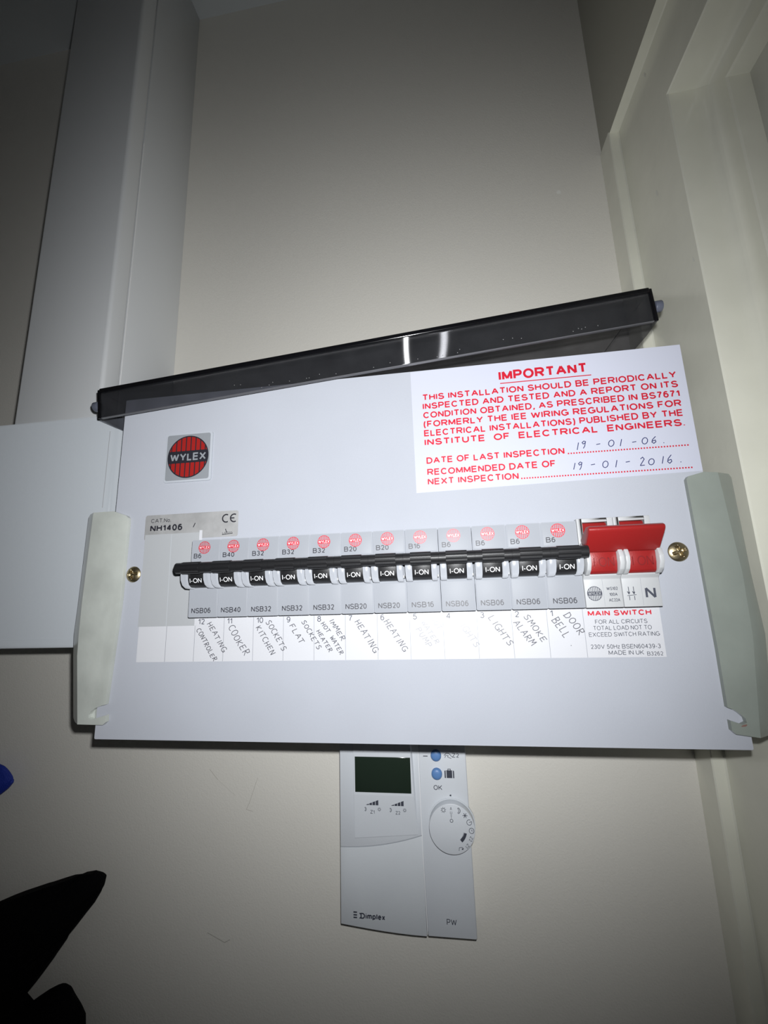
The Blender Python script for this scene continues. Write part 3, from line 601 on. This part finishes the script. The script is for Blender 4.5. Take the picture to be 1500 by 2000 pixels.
def sunp(bm, cx, cz, r, w, y):
    stroke(bm, arc(cx, cz, r*.55, 0, 360, 14)[:-1], w, y, closed=True)
    for i in range(8):
        a = math.pi*i/4+.2; stroke(bm, [(cx+r*.68*math.cos(a), cz+r*.68*math.sin(a)), (cx+r*math.cos(a), cz+r*math.sin(a))], w, y)
def moon(bm, cx, cz, r, w, y):
    stroke(bm, arc(cx-r*.3, cz, r, -75, 75, 10), w*1.2, y); stroke(bm, arc(cx-r*.75, cz, r*.95, -60, 60, 8), w, y)
bm = bmesh.new()
for x0 in (119.0, 135.6):
    for i in range(4):
        xx = x0-1+2.1*i; hh = .5+.75*i; zz = -100.6
        plane_xz(bm, [(xx, zz), (xx+1.75, zz), (xx+1.75, zz+hh+.3), (xx, zz+hh-.3)], 72.9)
    moon(bm, x0-1.8, -103.1, 1.2, .22, 73.0); sunp(bm, x0+7.6, -103.0, 1.2, .2, 73.0)
lettering(bm, 'Z1', 120.6, -105.6, 2.0, 73.0, x1=123.4); lettering(bm, 'Z2', 137.2, -105.6, 2.0, 73.0, x1=140.2)
build('display_symbols', bm, DINK, h)
for z in (-70.6, -81.6):
    bm = bmesh.new(); n = 28; rings = []
    for i, (r, y) in enumerate(((3.45, 75.3), (3.45, 73.9), (3.0, 73.2), (2.0, 72.8), (.8, 72.65))):
        rings.append([bm.verts.new((164.9+r*math.cos(2*math.pi*j/n), y, z+r*math.sin(2*math.pi*j/n))) for j in range(n)])
    for p, q in zip(rings, rings[1:]):
        for j in range(n): bm.faces.new((p[j], p[(j+1) % n], q[(j+1) % n], q[j]))
    bm.faces.new(rings[-1]); bm.faces.new(rings[0][::-1])
    build('button', bm, BTN, h, smooth=True)['label'] = 'round blue rubber button'
bm = bmesh.new()
lettering(bm, 'OK', 162.4, -91.4, 2.9, 75.2, x1=167.9, bold=.01); lettering(bm, 'Z2', 175.4, -71.9, 2.6, 75.2, x1=179.8, bold=.005)
lettering(bm, 'PW', 166.6, -166.2, 3.2, 75.2, x1=172.6, bold=.005)
stroke(bm, [(156.4, -71.4), (159.4, -71.4)], .5, 75.2)
stroke(bm, [(170.2, -70.9), (171.6, -69.4), (173.2, -69.4), (175.4, -71.6)], .35, 75.2); stroke(bm, [(170.6, -72.2), (171.4, -70.6), (173.0, -70.8), (172.4, -71.6), (174.8, -72.6)], .3, 75.2)
plane_xz(bm, [(171.2, -84.2), (174.8, -84.2), (174.8, -79.6), (171.2, -79.6)], 75.2); plane_xz(bm, [(169.9, -84.2), (170.7, -84.2), (170.7, -79.6), (169.9, -80)], 75.2); plane_xz(bm, [(175.3, -84.2), (176.1, -84.2), (176.1, -80), (175.3, -79.6)], 75.2)
stroke(bm, [(172.2, -79.6), (172.2, -78.9), (173.8, -78.9), (173.8, -79.6)], .4, 75.2)
blob(bm, 173.0, -94.4, .6, .6, 75.2, n=12)
build('lettering', bm, DINK, h)
words('maker_lettering', [dict(s='Dimplex', x0=112.6, x1=128.2, z0=-166.2, cap=3.3, bold=.04)], DINK, h, 75.1)
bm = bmesh.new(); 
for z in (-163.2, -164.7, -166.1): plane_xz(bm, [(108.0, z), (110.3, z), (110.3, z+.8), (108.0, z+.8)], 75.1)
stroke(bm, arc(111.6, -164.6, 1.4, -80, 80, 8), .6, 75.1); build('maker_mark', bm, DINK, h)
# dial
dcx, dcz, dr = 172.9, -110.6, 14.2
bm = bmesh.new(); cyl(bm, (dcx, 0, dcz), 'y', dr+.6, 75.0, 76.6, 56); build('dial_well', bm, CTRL2, h)
bm = bmesh.new(); cyl(bm, (dcx, 0, dcz), 'y', dr, 68.6, 75.0, 56, r2=dr); dl = build('dial', bm, CTRL, h, bevel=.5)
Yd = 68.5; bm = bmesh.new()
def pol(a, r): a = math.radians(a); return dcx+r*math.sin(a), dcz+r*math.cos(a)
x, z = pol(-24, 11.6); sunp(bm, x, z, 1.7, .28, Yd)
lettering(bm, 'A', dcx-.6, dcz+10.6, 1.9, Yd, x1=dcx+.6); lettering(bm, 'U', dcx-.6, dcz+8.2, 1.9, Yd, x1=dcx+.6); lettering(bm, 'T', dcx-.6, dcz+5.9, 1.8, Yd, x1=dcx+.6); stroke(bm, arc(dcx, dcz+4.7, .9, 0, 360, 12)[:-1], .3, Yd, closed=True)
x, z = pol(23, 11.4); moon(bm, x, z, 1.7, .28, Yd)
x, z = pol(47, 11.6)
for i in range(3): a = math.pi*i/3; stroke(bm, [(x-1.5*math.cos(a), z-1.5*math.sin(a)), (x+1.5*math.cos(a), z+1.5*math.sin(a))], .35, Yd)
x, z = pol(69, 11.6); stroke(bm, arc(x, z, 1.5, 60, 380, 14), .28, Yd); stroke(bm, [(x, z), (x+1.6, z+.6)], .28, Yd)
x, z = pol(92, 12); stroke(bm, arc(x, z, 1.5, 0, 360, 14)[:-1], .3, Yd, closed=True); stroke(bm, [(x, z+.7), (x, z), (x+.8, z)], .25, Yd)
x, z = pol(111, 12.6); lettering(bm, 'Z2', x-.7, z+1.2, 1.9, Yd, x1=x+2.0, rot=math.radians(-115))
x, z = pol(134, 12.6); lettering(bm, 'Z1', x+.1, z+1.4, 1.9, Yd, x1=x+2.4, rot=math.radians(-135))
for k in range(6):
    a0, a1 = 103+6.2*k, 103+6.2*(k+1); plane_xz(bm, [pol(a0, 7.2), pol(a1, 7.2), pol(a1, 9.2), pol(a0, 9.2)], Yd)
x, z = pol(155, 12.0); stroke(bm, [(x-1.4, z-.8), (x-1.2, z+.9), (x+.6, z+1.2), (x+1.4, z+.4)], .28, Yd); blob(bm, x+.8, z+.2, .6, .4, Yd)
build('dial_marks', bm, DINK, dl)
bm = bmesh.new(); x, z = pol(108, 7.6); 
for i, ch in enumerate('PROG'):
    xx, zz = pol(137-9*i, 7.5); lettering(bm, ch, xx, zz, 1.3, Yd-.06, rot=math.radians(40+8*i))
build('dial_lettering', bm, CTRL, dl)

# ------------------------------------------------------------------ black garment and blue strap end, lower left
def soft(name, outline, y0, y1, m, label, cat, infl=1.0):
    bm = bmesh.new(); cx = sum(p[0] for p in outline)/len(outline); cz = sum(p[1] for p in outline)/len(outline)
    f = bm.faces.new([bm.verts.new((x, (y0+y1)/2, z)) for x, z in outline]); 
    f.normal_update(); bmesh.ops.triangulate(bm, faces=[f], ngon_method='EAR_CLIP'); 
    for _ in range(3): bmesh.ops.subdivide_edges(bm, edges=bm.edges[:], cuts=1, use_grid_fill=True)
    bd = [v for v in bm.verts if v.is_boundary]; bp = [v.co.copy() for v in bd]
    top = {}
    fs = bm.faces[:]
    pos = {v: v.co.copy() for v in bm.verts}
    dist = {v: min((v.co-q).length for q in bp) for v in bm.verts}
    dup = bmesh.ops.duplicate(bm, geom=bm.verts[:]+bm.edges[:]+fs); mp = dup['vert_map']
    hw = (y1-y0)/2
    for v in pos:
        k = hw*min(1, (dist[v]/14))**.5 if dist[v] > 0 else 0
        fold = 2.2*math.sin(pos[v].x*.16+pos[v].z*.10)*min(1, dist[v]/10)
        mp[v].co.y = (y0+y1)/2+k; v.co.y = (y0+y1)/2-k+fold*.8
    bmesh.ops.remove_doubles(bm, verts=bm.verts, dist=.01)
    bmesh.ops.recalc_face_normals(bm, faces=bm.faces)
    return bm
k_ = lambda pts, s: [(177.98+(x-177.98)*s, 32.24+(z-32.24)*s) for x, z in pts]
s_ = (233.4+80)/(233.4+10)
out = k_([(-320, -206), (-125, -143), (-79.7, -128.5), (-51.7, -119.5), (-30, -112.6), (-22.5, -111.2), (-18.4, -111.8), (-16.1, -113.6), (-17.0, -118.9), (-21.4, -126), (-27.8, -133.4), (-34.3, -141.2), (-43.6, -153.6), (-56.0, -169.3), (-51.6, -172.3), (-44, -167.6), (-36.8, -164.1), (-32, -165.6), (-29.5, -168.7), (-24.3, -173.8), (-19.7, -180.1), (-14, -200), (-14, -250), (-20, -330), (-320, -330)], s_)
g = empty('black_jacket', -120, 80, -300, 'black fleece jacket hanging in the lower left corner', 'jacket')
build('fabric', soft('x', out, 69, 91, CLOTH, '', ''), CLOTH, g, smooth=True, angle=80)
blp = k_([(-230, -72), (-104, -59), (-95.3, -59.8), (-91.8, -60.8), (-87.6, -64.4), (-84.4, -67.6), (-84.4, -69.6), (-87.4, -73.0), (-91.6, -76.0), (-104, -80), (-230, -96)], s_)
g2 = build('blue_cloth', soft('x', blp, 78, 90, BLUE, '', ''), BLUE, None, smooth=True, angle=30)
tag(g2, 'dark blue cloth end poking in at the left edge above the black jacket', 'cloth')
